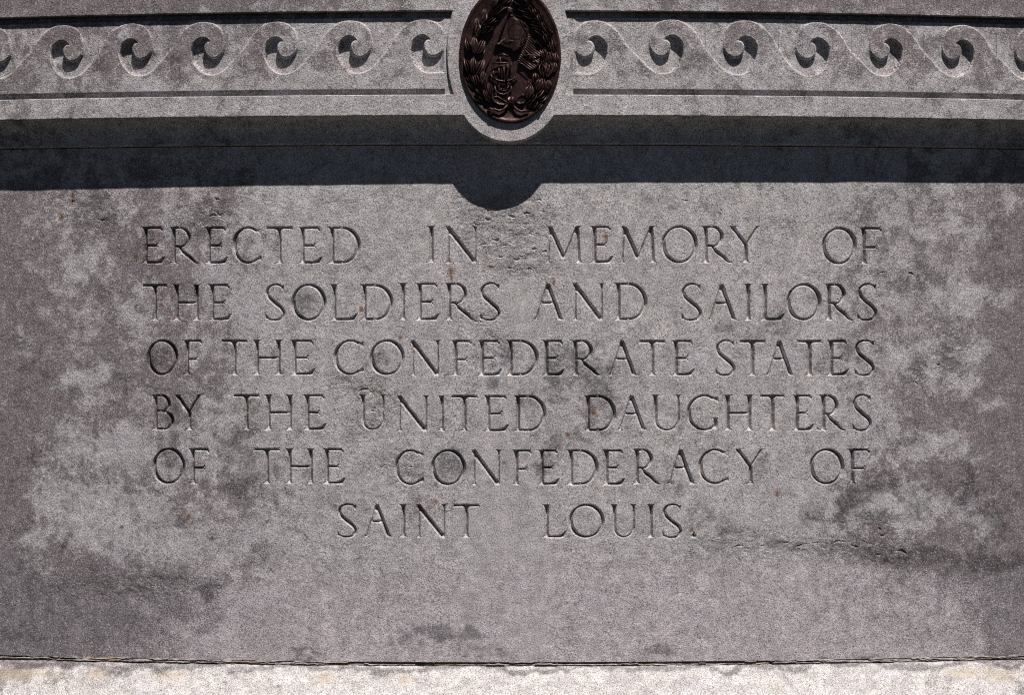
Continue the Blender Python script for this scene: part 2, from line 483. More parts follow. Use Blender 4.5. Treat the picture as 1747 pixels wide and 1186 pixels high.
def glyph(ch, W, H):
    g = Glyph()
    xs = 10.0
    t, T = t_, T_
    if ch in 'EFL':
        g.stem(xs, H, T, xs, 9 if ch == 'F' else 7, tl=xs, tr=8)
        if ch in 'EF':
            xe = W - 6 if ch == 'E' else W - 1
            g.seg((xs, H - 2.2), (xe, H - 2.2), t)
            beak(g, xe + 1, H - 2.5, 1, -9.5, 8)
            ym = .49 * H if ch == 'E' else .45 * H
            xm = W - 13 if ch == 'E' else W - 8
            g.seg((xs, ym), (xm, ym), t)
            beak(g, xm + .8, ym + .5, .4, 8, 5.5); beak(g, xm + .8, ym - .5, .2, -6, 5)
        if ch in 'EL':
            g.seg((xs, 2.2), (W - 7, 2.2), t)
            g.poly([(W - 24, -.6), (W - 5.5, -.6), (W - 3.2, 4), (W + .6, 13), (W - 4.6, 12), (W - 8.5, 8.4), (W - 16, 5.6)])
            g.line([(W - 14, 2.6), (W - 7.5, 4), (W - 2.5, 10)])
    elif ch == 'I':
        g.stem(W / 2, H, T, W / 2, W / 2, tl=W / 2, tr=W / 2)
    elif ch == 'T':
        g.seg((1.5, H - 2.3), (W - 1.5, H - 2.3), t + .3)
        beak(g, 5.5, H - 2.6, -4.8, -7, 3.6); g.poly([(W - 5.5, H - 2.6), (W - .7, H - 2.6), (W - .4, H - 9.5)])
        g.stem(W / 2, H - 1, T, 9.2, 9.2)
        g.poly([(W/2 - 9, H - 2), (W/2 + 9, H - 2), (W/2 + T/2, H - 9), (W/2 - T/2, H - 9)])
    elif ch == 'H':
        a, b = 9.3, W - 9.3
        for x in (a, b): g.stem(x, H, T, 9, 9, tl=9, tr=9)
        g.seg((a, .49 * H), (b, .49 * H), t)
    elif ch in 'DBPR':
        g.stem(xs, H, T, xs, 9 if ch == 'R' else 6, tl=xs, tr=5)
        if ch == 'D':
            r = min(H / 2, W - xs) - 2
            g.seg((xs, H - 2.2), (W - H / 2 + 1, H - 2.2), t)
            g.seg((xs, 2.2), (W - H / 2 + 1, 2.2), t)
            p, w = ell(W - H / 2 + 1, H / 2, H / 2 - 3.8, H / 2 - 2.2, 90, -90, 26, 6, 3.6, 15)
            g.ribbon(p, w)
        if ch in 'RB':
            yb = .46 * H if ch == 'R' else .53 * H
            r = (H - yb) / 2
            xr = W * .70 if ch == 'R' else W * .84
            cxx = xr - r * 1.02
            g.seg((xs, H - 2.2), (cxx, H - 2.2), t); g.seg((xs, yb + 1), (cxx, yb), t)
            p, w = ell(cxx, (H - 2.2 + yb) / 2, r * 1.02 - 2, r - 1.0, 90, -90, 16, 5.4, 3.6, 10)
            g.ribbon(p, w)
            if ch == 'R':
                g.curve([(cxx - 1, yb), (cxx + 6, yb - 9), (W - 16, 11), (W - 8, 3), (W, .6)], [5, 8, 8.4, 6.6, 1.8], 5)
            else:
                r2 = yb / 2; cx2 = W - r2 * 1.1
                g.seg((xs, 2.2), (cx2, 2.2), t); g.seg((cxx, yb), (cx2, yb), t)
                p, w = ell(cx2, yb / 2 + .3, r2 * 1.1 - 2.4, r2 - 1.2, 90, -90, 18, 5.4, 3.6, 10)
                g.ribbon(p, w)
    elif ch == 'O':
        p, w = ell(W / 2, H / 2, W / 2 - 3.4, H / 2 - 1.8, 0, 360, 48, 5.6, 4.0, 25)
        p[-1] = p[0]
        g.ribbon(p, w)
    elif ch in 'CG':
        p, w = ell(W * .54, H / 2, W * .54 - 3.4, H / 2 - 1.8, 52, 308 if ch == 'C' else 315, 34, 5.6, 3.8, 8)
        g.ribbon(p, w)
        x1, y1 = p[0]
        g.poly([(x1 - 9, y1 + 6.5), (x1 - 2, y1 + 2.4), (W, H * .96), (W - .6, H * .74)])
        g.line([(x1 - 3, y1 + 2.4), (W - 1.5, H * .80)])
        x2, y2 = p[-1]
        if ch == 'C':
            g.poly([(x2 - 7, y2 - 4.4), (x2, y2 - 3.2), (W, 4.5), (W - .8, H * .26), (x2 - 1, y2 + 2)])
            g.line([(x2 - 3, y2 - 1.6), (W - 2, H * .14)])
        else:
            g.seg((W - 6, 3), (W - 6, .34 * H), T - .6); g.foot(W - 6, .37 * H, 8, 5.8, T - 1, -1, 6)
    elif ch == 'S':
        g.curve([(W * q, H * r_) for q, r_ in ((.90,.82),(.80,.94),(.55,.985),(.27,.93),(.14,.78),(.24,.63),(.52,.48),(.80,.34),(.91,.20),(.79,.06),(.48,.012),(.2,.05),(.05,.18))],
                [3.2, 4.4, 5.4, 6, 7.2, 8.6, 9, 8.6, 7.4, 6, 5.4, 4.4, 3.2], 4)
        g.poly([(W * .80, H * .955), (W * .95, H * .985), (W * .955, H * .75), (W * .86, H * .84)])
        g.poly([(W * .22, H * .035), (W * .04, H * .01), (W * .0, H * .28), (W * .11, H * .14)])
    elif ch == 'N':
        g.seg((9, 2), (9, H - 4), tv); g.foot(9, 0, 8.5, 8.5, tv, 1, 7)
        g.seg((7, H - 2), (W - 8, 1), T + .9)
        g.poly([(0, H), (10, H), (12, H - 7), (7.5, H - 7), (4, H - 2.6)]); g.line([(3, H - 1), (8, H - 4)])
        g.seg((W - 7.2, H - 2), (W - 7.2, 0), tv + .2, tv); g.foot(W - 7.2, H, 8, 7.2, tv + .2, -1, 8)
        g.poly([(W - 12, 4), (W - 6, 5), (W - 6.2, -2.6)])
    elif ch == 'M':
        g.seg((9, 1), (12, H - 4), tv); g.foot(9, 0, 9, 8, tv, 1, 6)
        g.seg((12, H - 2.2), (W * .515, 8.5), T + .6)
        g.poly([(2, H), (14, H), (15, H - 7), (10, H - 6), (7, H - 2.4)])
        g.poly([(W * .515 - 4, 13), (W * .515 + 3.4, 13), (W * .515 + .4, 4)])
        g.seg((W * .515, 8.5), (W - 12, H - 2), tv)
        g.seg((W - 11, H - 2), (W - 8, 1), T - .6); g.foot(W - 8, 0, 8.5, 8, T - .4)
        g.poly([(W - 17, H - 6), (W - 14, H), (W - 2, H), (W - 3, H - 1.6), (W - 8, H - 5.5)])
    elif ch == 'A':
        ax = W * .46
        g.seg((9, 2), (ax, H - 3), tv); g.foot(8.4, 0, 8.4, 7.5, tv, 1, 6)
        g.seg((ax, H - 2), (W - 10, 1), T + .5)
        g.poly([(ax - 3.4, H - 5), (ax - .6, H + 2.4), (ax + 3.6, H - 5)])
        g.poly([(W - 17, 0), (W - 15, 2), (W - 13, 8), (W - 8.6, 8), (W - 4, 2), (W, .9), (W, 0)])
        yb = .47 * H
        g.seg((9 + (ax - 9) * .47, yb), (W - 10 - (W - 10 - ax) * .47, yb), t)
    elif ch == 'Y':
        jx, jy = W * .52, .49 * H
        g.seg((9, H - 2), (jx, jy), T); g.seg((W - 10, H - 2), (jx, jy), tv + .4)
        g.poly([(0, H), (20, H), (20, H - 1.2), (14, H - 3.6), (12, H - 8), (6.6, H - 6), (4, H - 2)])
        g.poly([(W - 18, H), (W, H), (W, H - 1.2), (W - 8, H - 3.4), (W - 12, H - 7), (W - 13, H - 3)])
        g.seg((jx, jy + 2), (jx, 1), T - .3); g.foot(jx, 0, 10, 10, T - .3)
        g.poly([(jx - 3.4, jy - 3), (jx - 4.4, jy + 5), (jx + 3.6, jy + 6), (jx + 3.2, jy - 3)])
    elif ch == 'U':
        a, b = 9, W - 8
        g.foot(a, H, 9, 8, T, -1); g.foot(b, H, 8, 8, tv + .8, -1, 8)
        g.seg((b, H - 2), (b, H * .30), tv + .8)
        cx_, rx_ = (a + b) / 2, (b - a) / 2
        g.seg((a, H - 2), (a, H * .30), T)
        p, w = [], []
        for i in range(19):
            q = R(180 + 180 * i / 18)
            p.append((cx_ + rx_ * math.cos(q), H * .34 + (H * .34 - 1.6) * math.sin(q)))
            w.append(T + (4.2 - T) * min(1, i / 10) if i < 10 else 4.2 + (tv + .8 - 4.2) * (i - 10) / 8)
        g.ribbon(p, w)
    elif ch == '.':
        g.poly([(-1, -1), (W + 1, -1), (W * .55, 13)]); g.line([(W * .5, 1.6), (W * .53, 4)])
    return g

ROWS = [
 # (baseline, top) then letter, x0, x1 ; rows measured along the stone
 [(450,386.5),'E',238,282,'R',286,340,'E',346,390,'C',396,447,'T',452,501,'E',506,551,'D',556.5,614],
 [(448.8,385),'I',727,744.5,'N',756,818,'M',926,995.5,'E',1004,1047,'M',1052.5,1122,'O',1128,1190,'R',1194,1249.5,'Y',1240.5,1302],
 [(450.8,387.5),'O',1402,1461.5,'F',1463.5,1504],
 [(547,484.5),'T',240.7,287,'H',291.6,344,'E',351.6,396,'S',450.8,487,'O',496.6,556.5,'L',560,611,'D',611.5,670],
 [(546.8,482.5),'I',677.4,697,'E',706,751,'R',756,812,'S',817,854,'A',905.7,966.4,'N',972.7,1033.5,'D',1045,1103],
 [(547,483.5),'S',1160.5,1197.7,'A',1202.7,1262,'I',1267,1285,'L',1295,1340,'O',1341.4,1401,'R',1404,1457,'S',1461,1497],
 [(640.4,579.5),'O',250,303.5,'F',309,345,'T',375.6,423.7,'H',428.8,484.4,'E',492,539,'C',569,622,'O',630.4,690],
 [(641.4,580),'N',695.7,754,'F',766.5,804.5,'E',812,857.6,'D',860.6,917.6,'E',922,964.6,'R',971.5,1026,'A',1033.5,1091.4],
 [(641.4,580.2),'T',1088.4,1136.4,'E',1143,1186,'S',1219,1254.6,'T',1259.7,1307,'A',1302,1359,'T',1358,1404,'E',1408,1449.5,'S',1456,1493],
 [(734.5,673),'B',255,296,'Y',293.4,349.6,'T',396,444,'H',448.5,503.4,'E',514,558,'U',609.7,661.5],
 [(736.7,674.5),'N',673,734,'I',745,761.5,'T',768,816,'E',822.7,869,'D',873.6,931,'D',993,1050],
 [(735.5,673.5),'A',1049,1108,'U',1109,1165.5,'G',1171.6,1226.8,'H',1232,1287.5,'T',1294.6,1340.6,'E',1349.5,1390,'R',1394.5,1443.6,'S',1452.7,1487.4],
 [(826.5,765),'O',259.7,315.6,'F',318.7,357,'T',431,479.4,'H',484.4,539,'E',547.7,591],
 [(828.5,767.3),'C',673,724,'O',735,794,'N',800,858,'F',870.8,907,'E',914.5,956,'D',964,1020,'E',1024.6,1067.6],
 [(827.2,766),'R',1076.5,1127.6,'A',1133.6,1190.6,'C',1191.5,1244.5,'Y',1250,1308.5,'O',1380.6,1440,'F',1443.6,1483.6],
 [(917.5,860),'S',574,609.7,'A',616.5,673,'I',678.5,697],
 [(918.5,860.5),'N',706,764.5,'T',771,819.7,'L',922.6,968,'O',970,1031,'U',1039,1089,'I',1102,1118.5,'S',1128.6,1164,'.',1176.5,1190],
]

V, E, Fc = [], [], []       # constraints in px coordinates
face_owner = []             # letter index, or -2 for chips
letters = []
def addp(p): V.append((float(p[0]), float(p[1]))); return len(V) - 1

for row in ROWS:
    (yb, yt) = row[0]
    for k in range(1, len(row), 3):
        ch, x0, x1 = row[k:k + 3]
        H = yb - yt
        g = glyph(ch, x1 - x0, H)
        li = len(letters); letters.append(ch)
        for poly in g.polys:
            # drop degenerate, force counter-clockwise
            a = sum(poly[i][0] * poly[(i + 1) % len(poly)][1] - poly[(i + 1) % len(poly)][0] * poly[i][1] for i in range(len(poly)))
            if abs(a) < .2: continue
            if a < 0: poly = poly[::-1]
            ids = []
            n = len(poly)
            for i in range(n):
                q0 = poly[i]; q1 = poly[(i + 1) % n]
                L = math.hypot(q1[0] - q0[0], q1[1] - q0[1]); m = max(1, int(round(L / 3.2)))
                for j in range(m):
                    ids.append(addp((x0 + q0[0] + (q1[0] - q0[0]) * j / m, -(yb - (q0[1] + (q1[1] - q0[1]) * j / m)))))
            Fc.append(ids); face_owner.append(li)
            for i in range(n):      # points just inside each edge, for the worn arris
                q0 = poly[i]; q1 = poly[(i + 1) % n]
                L = math.hypot(q1[0] - q0[0], q1[1] - q0[1])
                if L < 1.2: continue
                m = max(1, int(round(L / 3.2)))
                for j in range(m):
                    t = (j + .5) / m
                    addp((x0 + q0[0] + (q1[0] - q0[0]) * t - (q1[1] - q0[1]) / L * .8, -(yb - (q0[1] + (q1[1] - q0[1]) * t + (q1[0] - q0[0]) / L * .8))))
        for ln in g.lines:
            pr = None
            for q in ln:
                c = addp((x0 + q[0], -(yb - q[1])))
                if pr is not None: E.append((pr, c))
                pr = c

# small chips and scars in the spalled areas
NL = len(letters)
CHIPS = [(363,370,14,3),(600,365,10,3),(523,452,14,3.4),(551,462,6,3),(846,407,16,4),(870,396,10,3),(896,385,9,3),(905,402,8,3),
 (822,420,14,3),(862,421,12,3),(815,380,12,4),(833,372,10,4),(903,462,9,4),(870,460,12,3),(842,478,14,3.4),(815,547,18,3),(640,700,6,3),
 (620,668,16,4),(634,667,9,3),(635,699,8,3),(142,392,12,4),(175,372,9,4),(125,347,6,4),(371,342,10,4),(375,362,12,4),(394,335,5,5),
 (1157,499,5,3),(1407,520,7,5),(1352,400,6,4),(1187,412,5,3),(1413,686,9,3),(1500,907,8,4),(1505,912,9,4),(1370,932,22,3),(1390,925,14,3),
 (1430,928,18,4),(1460,930,16,4),(1340,925,14,3),(1300,930,10,3),(1260,935,16,3),(1540,945,18,4),(1500,950,14,3),(1553,470,12,4),
 (701,800,9,3),(822,604,10,5),(838,612,8,4),(1560,655,14,3),(1578,560,8,3),(812,343,10,3),(880,352,12,3),(920,343,10,3),(690,362,8,3),
 (262,1003,9,2),(214,996,6,2),(331,1007,7,2),(120,1000,5,2),(1620,470,8,3),(1505,468,10,3),
 (1230,362,5,3),(560,376,5,3),(702,340,7,3),(1265,500,5,3),(665,395,5,3),(668,376,5,3),(1428,518,6,6),(1170,345,8,3),(932,432,12,4),
 (797,438,9,3),(780,352,10,3),(880,440,14,4),(855,436,12,3.4),(912,428,10,4),(872,372,16,4),(835,356,12,4),(898,367,12,4),(350,382,10,3),
 (640,780,10,3),(650,795,12,3),(905,745,8,3),(1395,735,8,3),(1225,888,9,3),(1480,880,9,3),(80,345,8,3),(1600,620,10,3)]
for (cx, cy, w, h) in CHIPS:
    w *= 1.3; h *= 1.9
    n = 14; a0 = random.uniform(-.35, .35); ids = []
    up = random.choice((-1, 1))
    for i in range(n):
        a = 2 * math.pi * i / n
        rr = 1 + random.uniform(-.35, .3)
        x = w / 2 * math.cos(a) * rr; y = h / 2 * math.sin(a) * rr * .8 + up * h * .5 * (1 - (x / (w / 2)) ** 2)
        ids.append(addp((cx + x * math.cos(a0) - y * math.sin(a0), -(cy + x * math.sin(a0) + y * math.cos(a0)))))
    Fc.append(ids); face_owner.append(-2)

# hairline cracks: below CONFEDERACY's N, left of the joint, and by SOLDIERS
def crack(pts, w):
    pts = catmull(pts, 4); n = len(pts)
    for i in range(n - 1):
        w0 = w * math.sin(math.pi * (i + .001) / (n - 1)) ** .5 + .2; w1 = w * math.sin(math.pi * min(i + 1, n - 1.001) / (n - 1)) ** .5 + .2
        d = pts[i + 1] - pts[i]; nr = np.array([-d[1], d[0]]) / np.linalg.norm(d)
        q = [pts[i] + nr * w0 / 2, pts[i] - nr * w0 / 2, pts[i + 1] - nr * w1 / 2, pts[i + 1] + nr * w1 / 2]
        Fc.append([addp((p[0], -p[1])) for p in q][::1]); face_owner.append(-2)
crack([(803,829),(802,838),(802.5,846),(801,853)], 1.2)
crack([(808,548),(809,556),(807,562),(812,574)], 1.2)
crack([(96,1104),(97,1110),(96,1117)], 1.4)

# smooth hand-carved wobble
Va = np.array(V)
Va[:, 0] += .38 * vnoise(Va[:, 0] / 7, Va[:, 1] / 7, 31) + .25 * vnoise(Va[:, 0] / 2.6, Va[:, 1] / 2.6, 33)
Va[:, 1] += .38 * vnoise(Va[:, 0] / 7, Va[:, 1] / 7, 41) + .25 * vnoise(Va[:, 0] / 2.6, Va[:, 1] / 2.6, 43)
V = [tuple(p) for p in Va]

# free points: a 6 px net over the panel and a fine net at each rust spot
gx = np.arange(-170, 1925, 6.5)
for y in np.arange(256, 1120, 6.5):
    for x in gx:
        V.append((x + random.uniform(-1.5, 1.5), -(y + random.uniform(-1.5, 1.5))))
for a, b, rx, ry in RUST:
    if 256 < b < 1100:
        for i in range(-6, 7):
            for j in range(-6, 7):
                V.append((a + i * rx * .4, -(b + j * ry * .4)))
# fine net where the face has spalled
def rough_at(px, py):
    wx = px + 16 * fbm(px / 40, py / 40, 5); wy = py + 16 * fbm(px / 40, py / 40, 11)
    r = np.zeros_like(px)
    for a, b, rx, ry, s in ROUGH:
        r = np.maximum(r, s * np.exp(-(((wx - a) / rx) ** 2 + ((wy - b) / ry) ** 2)))
    return r
gxx, gyy = np.meshgrid(np.arange(60, 1660, 2.1), np.arange(262, 1060, 2.1))
gxx = gxx.ravel(); gyy = gyy.ravel()
gk = rough_at(gxx, gyy) > .33
for x, y in zip(gxx[gk], gyy[gk]):
    V.append((x + random.uniform(-.6, .6), -(y + random.uniform(-.6, .6))))
# borders of the panel: level lines in the stone, so curved in px
bx = np.linspace(-XE, XE, 160)
def level(z): return [to_px(X, z) for X in bx]
Z_TOP = zv(245.5, .006) - .0014; Z_BOT = zv(1130.5)
top = level(Z_TOP); bot = level(Z_BOT)
ring = [addp((p[0], -p[1])) for p in top] + [addp((p[0], -p[1])) for p in bot[::-1]]
Fc.append(ring[::-1]); face_owner.append(-1)

def ccw(ids):
    a = sum(V[ids[i]][0] * V[ids[(i + 1) % len(ids)]][1] - V[ids[(i + 1) % len(ids)]][0] * V[ids[i]][1] for i in range(len(ids)))
    return ids if a > 0 else ids[::-1]
Fc = [ccw(f) for f in Fc]
nv, nf, orig = cdt(V, E, Fc, 1e-4)
# the output lists for each triangle the input faces that cover it
tri = np.array([f[:3] for f in nf])
own = []
for oc in orig:
    o = None
    for fi in oc:
        w_ = face_owner[fi]
        if w_ >= 0: o = w_; break
        if w_ == -2: o = -2
        elif o is None: o = -1
    own.append(-9 if o is None else o)
own = np.array(own)
XZ = PXa(np.stack([nv[:, 0], -nv[:, 1]], 1))
pxs = nv.copy()

def slow_relief(X, Z):
    return .00055 * fbm(X / .075, Z / .075, 61, 3) + .0012 * fbm(X / .35, Z / .35, 71, 2)

def spall(X, Z):
    """flaked steps where the skin of the stone has come off"""
    r = rough_at(*to_px(X, Z))
    n = fbm(X / .017, Z / .011, 131, 5) * 3.0
    f = np.floor(n); t = n - f
    st = f + sstep(.80, .97, t)
    k = fbm(X / .008, Z / .006, 141, 3)
    return -.00050 * sstep(.30, .8, r) * (st + 1.4 + .9 * k)
depth = np.zeros(len(nv))
PANEL = None
def emit(name, mask, mat, parent, dep, smooth):
    t = tri[mask]
    used, inv = np.unique(t, return_inverse=True)
    inv = inv.reshape(t.shape)
    P = XZ[used]
    vv = np.stack([P[:, 0], slow_relief(P[:, 0], P[:, 1]) + spall(P[:, 0], P[:, 1]) - (dep[used] if dep is not None else 0), P[:, 1]], 1)
    return mesh_obj(name, vv, inv, mat, parent, smooth)

PANEL = emit('inscription_panel', own == -1, M_GRANITE, MON, None, True)

def outline_depth(mask, slope, cap):
    t = tri[mask]
    ed = {}
    for a, b, c in t:
        for e in ((a, b), (b, c), (c, a)):
            k = (min(e), max(e)); ed[k] = ed.get(k, 0) + 1
    be = np.array([k for k, c in ed.items() if c == 1])
    used = np.unique(t)
    d = seg_dist(pxs[used], pxs[be[:, 0]], pxs[be[:, 1]])
    d[d < .02] = 0
    out = np.zeros(len(nv))
    out[used] = np.minimum(np.where(d < .9, d * .95, .86 + (d - .9) * slope), cap) / 1000.0
    return out

for li, ch in enumerate(letters):
    mk = own == li
    if not mk.any(): continue
    dp = outline_depth(mk, 2.5, 9.0)
    emit('carved_letter', mk, M_CUT, PANEL, dp, False)
mk = own == -2
o = emit('chip', mk, M_CUT, PANEL, outline_depth(mk, 2.0, 3.5), False)
o['kind'] = 'stuff'

# ================================================================== profile strips (cove, grooves, ledge)
def strip(name, prof, mat, parent, xa=-XE, xb=XE, step=.012, smooth=True, wob=0.0):
    """prof: list of (d, z) from top to bottom"""
    n = int((xb - xa) / step) + 1
    xs_ = np.linspace(xa, xb, n)
    prof = np.array(prof); m = len(prof)
    vv = np.zeros((n * m, 3))
    for i, (d, z) in enumerate(prof):
        vv[i * n:(i + 1) * n, 0] = xs_
        vv[i * n:(i + 1) * n, 1] = d + wob * fbm(xs_ / .05, np.full(n, z / .05 + d / .02), 91, 3)
        vv[i * n:(i + 1) * n, 2] = z + wob * .6 * fbm(xs_ / .03, np.full(n, z / .05 + 7 + d / .02), 93, 3)
    ff = []
    for i in range(m - 1):
        for j in range(n - 1):
            a = i * n + j
            ff.append((a, a + 1, a + n + 1, a + n))
    ff = [f[::-1] for f in ff]
    return mesh_obj(name, vv, ff, mat, parent, smooth)

zb = zv(196.0, D_BAND)            # underside of the lower band
zc = zv(245.5, .006)              # underside of the cove's fillet
cove = [(D_BAND - .001, zb + .0002), (.046, zb + .0002), (.044, zb), (.0425, zb - .002)]
for i in range(1, 15):            # concave quarter sweeping back to the panel
    a = i / 14 * math.pi / 2
    cove.append((.011 + .0315 * (1 - math.sin(a)) ** 1.15, zb - .002 - (zb - .002 - (zc + .0065)) * (1 - math.cos(a)) ** .9))
cove += [(.0105, zc + .006), (.0115, zc + .003), (.0108, zc + .0006), (.0095, zc), (-.02, zc)]
strip('cove_moulding', cove, M_GRANITE, MON, wob=.0005)

# ================================================================== fascia + lower band + oval boss: one carved face
BX, BZ = PX(868, 87, D_BAND)
BRX, BRZ = .1052 * (CD - D_BAND) / CD, .1545 * (CD - D_BAND) / CD
zt0 = zv(17.3, D_BAND)   # lower edge of the upper fascia
zt1 = .80                # its top, above the picture
zl0 = zv(160.5, D_BAND)  # top edge of the lower band
def zone(pts, n=None): return [(float(a), float(b)) for a, b in pts]
fv, ff_ = [], []
def ccw2(P, ids):
    a = sum(P[i][0] * P[(i + 1) % len(P)][1] - P[(i + 1) % len(P)][0] * P[i][1] for i in range(len(P)))
    return ids if a > 0 else ids[::-1]
def addpoly(P):
    ids = list(range(len(fv), len(fv) + len(P))); fv.extend(P); ff_.append(ccw2(P, ids))
xs_ = np.linspace(-XE, XE, 230)
addpoly([(x, zt0) for x in xs_] + [(x, zt1) for x in xs_[::-1]])
addpoly([(x, zb) for x in xs_] + [(x, zl0) for x in xs_[::-1]])
boss = []
for i in range(140):
    a = 2 * math.pi * i / 140
    ex = 2 / 2.12
    c, s = math.cos(a), math.sin(a)
    boss.append((BX + BRX * math.copysign(abs(c) ** ex, c), BZ + BRZ * math.copysign(abs(s) ** ex, s)))
addpoly(boss)
MX, MZ = PX(870.5, 92, .06)
MRX, MRZ = .0868 * .98, .118 * .98
# net of free points
for x in np.arange(-XE + .005, XE, .011):
    for z in np.arange(zb + .004, zt1, .011):
        fv.append((x + random.uniform(-.002, .002), z + random.uniform(-.002, .002)))
bv, bf, bo = cdt(fv, [], ff_, 1e-6)
keep = np.array([len(o_) > 0 for o_ in bo])
bt = np.array([f[:3] for f in bf])[keep]
ed = {}
for a, b, c in bt:
    for e in ((a, b), (b, c), (c, a)):
        k = (min(e), max(e))
        ed[k] = None if k in ed else e
be = [e for e in ed.values() if e is not None]
used, inv = np.unique(bt, return_inverse=True); inv = inv.reshape(bt.shape)
remap = {u: i for i, u in enumerate(used)}
P2 = bv[used]
nrm = np.zeros((len(P2), 2)); cnt = np.zeros(len(P2))
for a, b in be:   # directed, interior on the left -> outward normal is to the right
    d = bv[b] - bv[a]; nn = np.array([d[1], -d[0]]) / max(np.linalg.norm(d), 1e-12)
    for q in (a, b): nrm[remap[q]] += nn; cnt[remap[q]] += 1
isb = cnt > 0
nrm[isb] /= np.maximum(np.linalg.norm(nrm[isb], axis=1), 1e-9)[:, None]
bevel = .0011
front = P2.copy(); front[isb] -= nrm[isb] * bevel * (1 + .5 * vnoise(P2[isb][:, 0] / .006, P2[isb][:, 1] / .006, 3))[:, None]
vv = [np.stack([front[:, 0], D_BAND + .5 * slow_relief(front[:, 0], front[:, 1]), front[:, 1]], 1)]
bi = np.where(isb)[0]; b0 = len(P2)
vv.append(np.stack([P2[bi][:, 0], np.full(len(bi), D_BAND - bevel), P2[bi][:, 1]], 1))
vv.append(np.stack([P2[bi][:, 0], np.full(len(bi), .004), P2[bi][:, 1]], 1))
idx1 = {q: b0 + i for i, q in enumerate(bi)}; idx2 = {q: b0 + len(bi) + i for i, q in enumerate(bi)}
faces = [tuple(f) for f in inv]
for a, b in be:
    a, b = remap[a], remap[b]
    faces.append((a, idx1[a], idx1[b], b)); faces.append((idx1[a], idx2[a], idx2[b], idx1[b]))
BORDER = mesh_obj('raised_border', np.concatenate(vv), faces, M_GRANITE, MON, False)
BORDER['label'] = 'flat raised fascia and lower band joined by a projecting oval boss'

# groove floors, behind the frieze
strip('upper_groove', [(D_GT, zt0 + .004), (D_GT, zt0 - .03)], M_GRANITE, MON)
strip('lower_groove', [(D_GB, zl0 + .03), (D_GB, zl0 - .004)], M_GRANITE, MON)

# ================================================================== the running wave frieze
TPL = [(672,340),(700,290),(750,225),(820,176),(890,160),(960,175),(1008,213),(1031,268),(1033,320),(1020,360),(992,386),(960,398),(926,386),(907,358),(905,325),(920,304),(946,298)]
TPL2 = [(946,298),(925,272),(890,257),(850,266),(815,300),(799,345),(802,390),(815,430),(845,480),(890,515),(940,526),(990,518),(1040,490),(1085,445)]
c0 = (228.5 * 3.97, 86 * 3.97)
loc1 = [((a - c0[0]) / 3.97, -(b - c0[1]) / 3.97) for a, b in TPL]
loc2 = [((a - c0[0]) / 3.97, -(b - c0[1]) / 3.97) for a, b in TPL2]
SF = (CD - D_FRZ) / CD / 1000
zmid = PX(728, 79.3, D_FRZ)[1]
LEFT = [-135, -12, 110, 228, 351, 475.5, 601, 726]
RIGHT = [1011, 1141, 1267, 1390, 1515.5, 1638, 1762, 1884]
zf0 = zv(29.0, D_FRZ); zf1 = zv(150.2, D_FRZ)
FRZ = empty('wave_frieze', (0, -.04 - .15, 1.25 + zf1))
FRZ.parent = MON
ORIGIN[FRZ.name] = np.array([0, -.04, zf1])

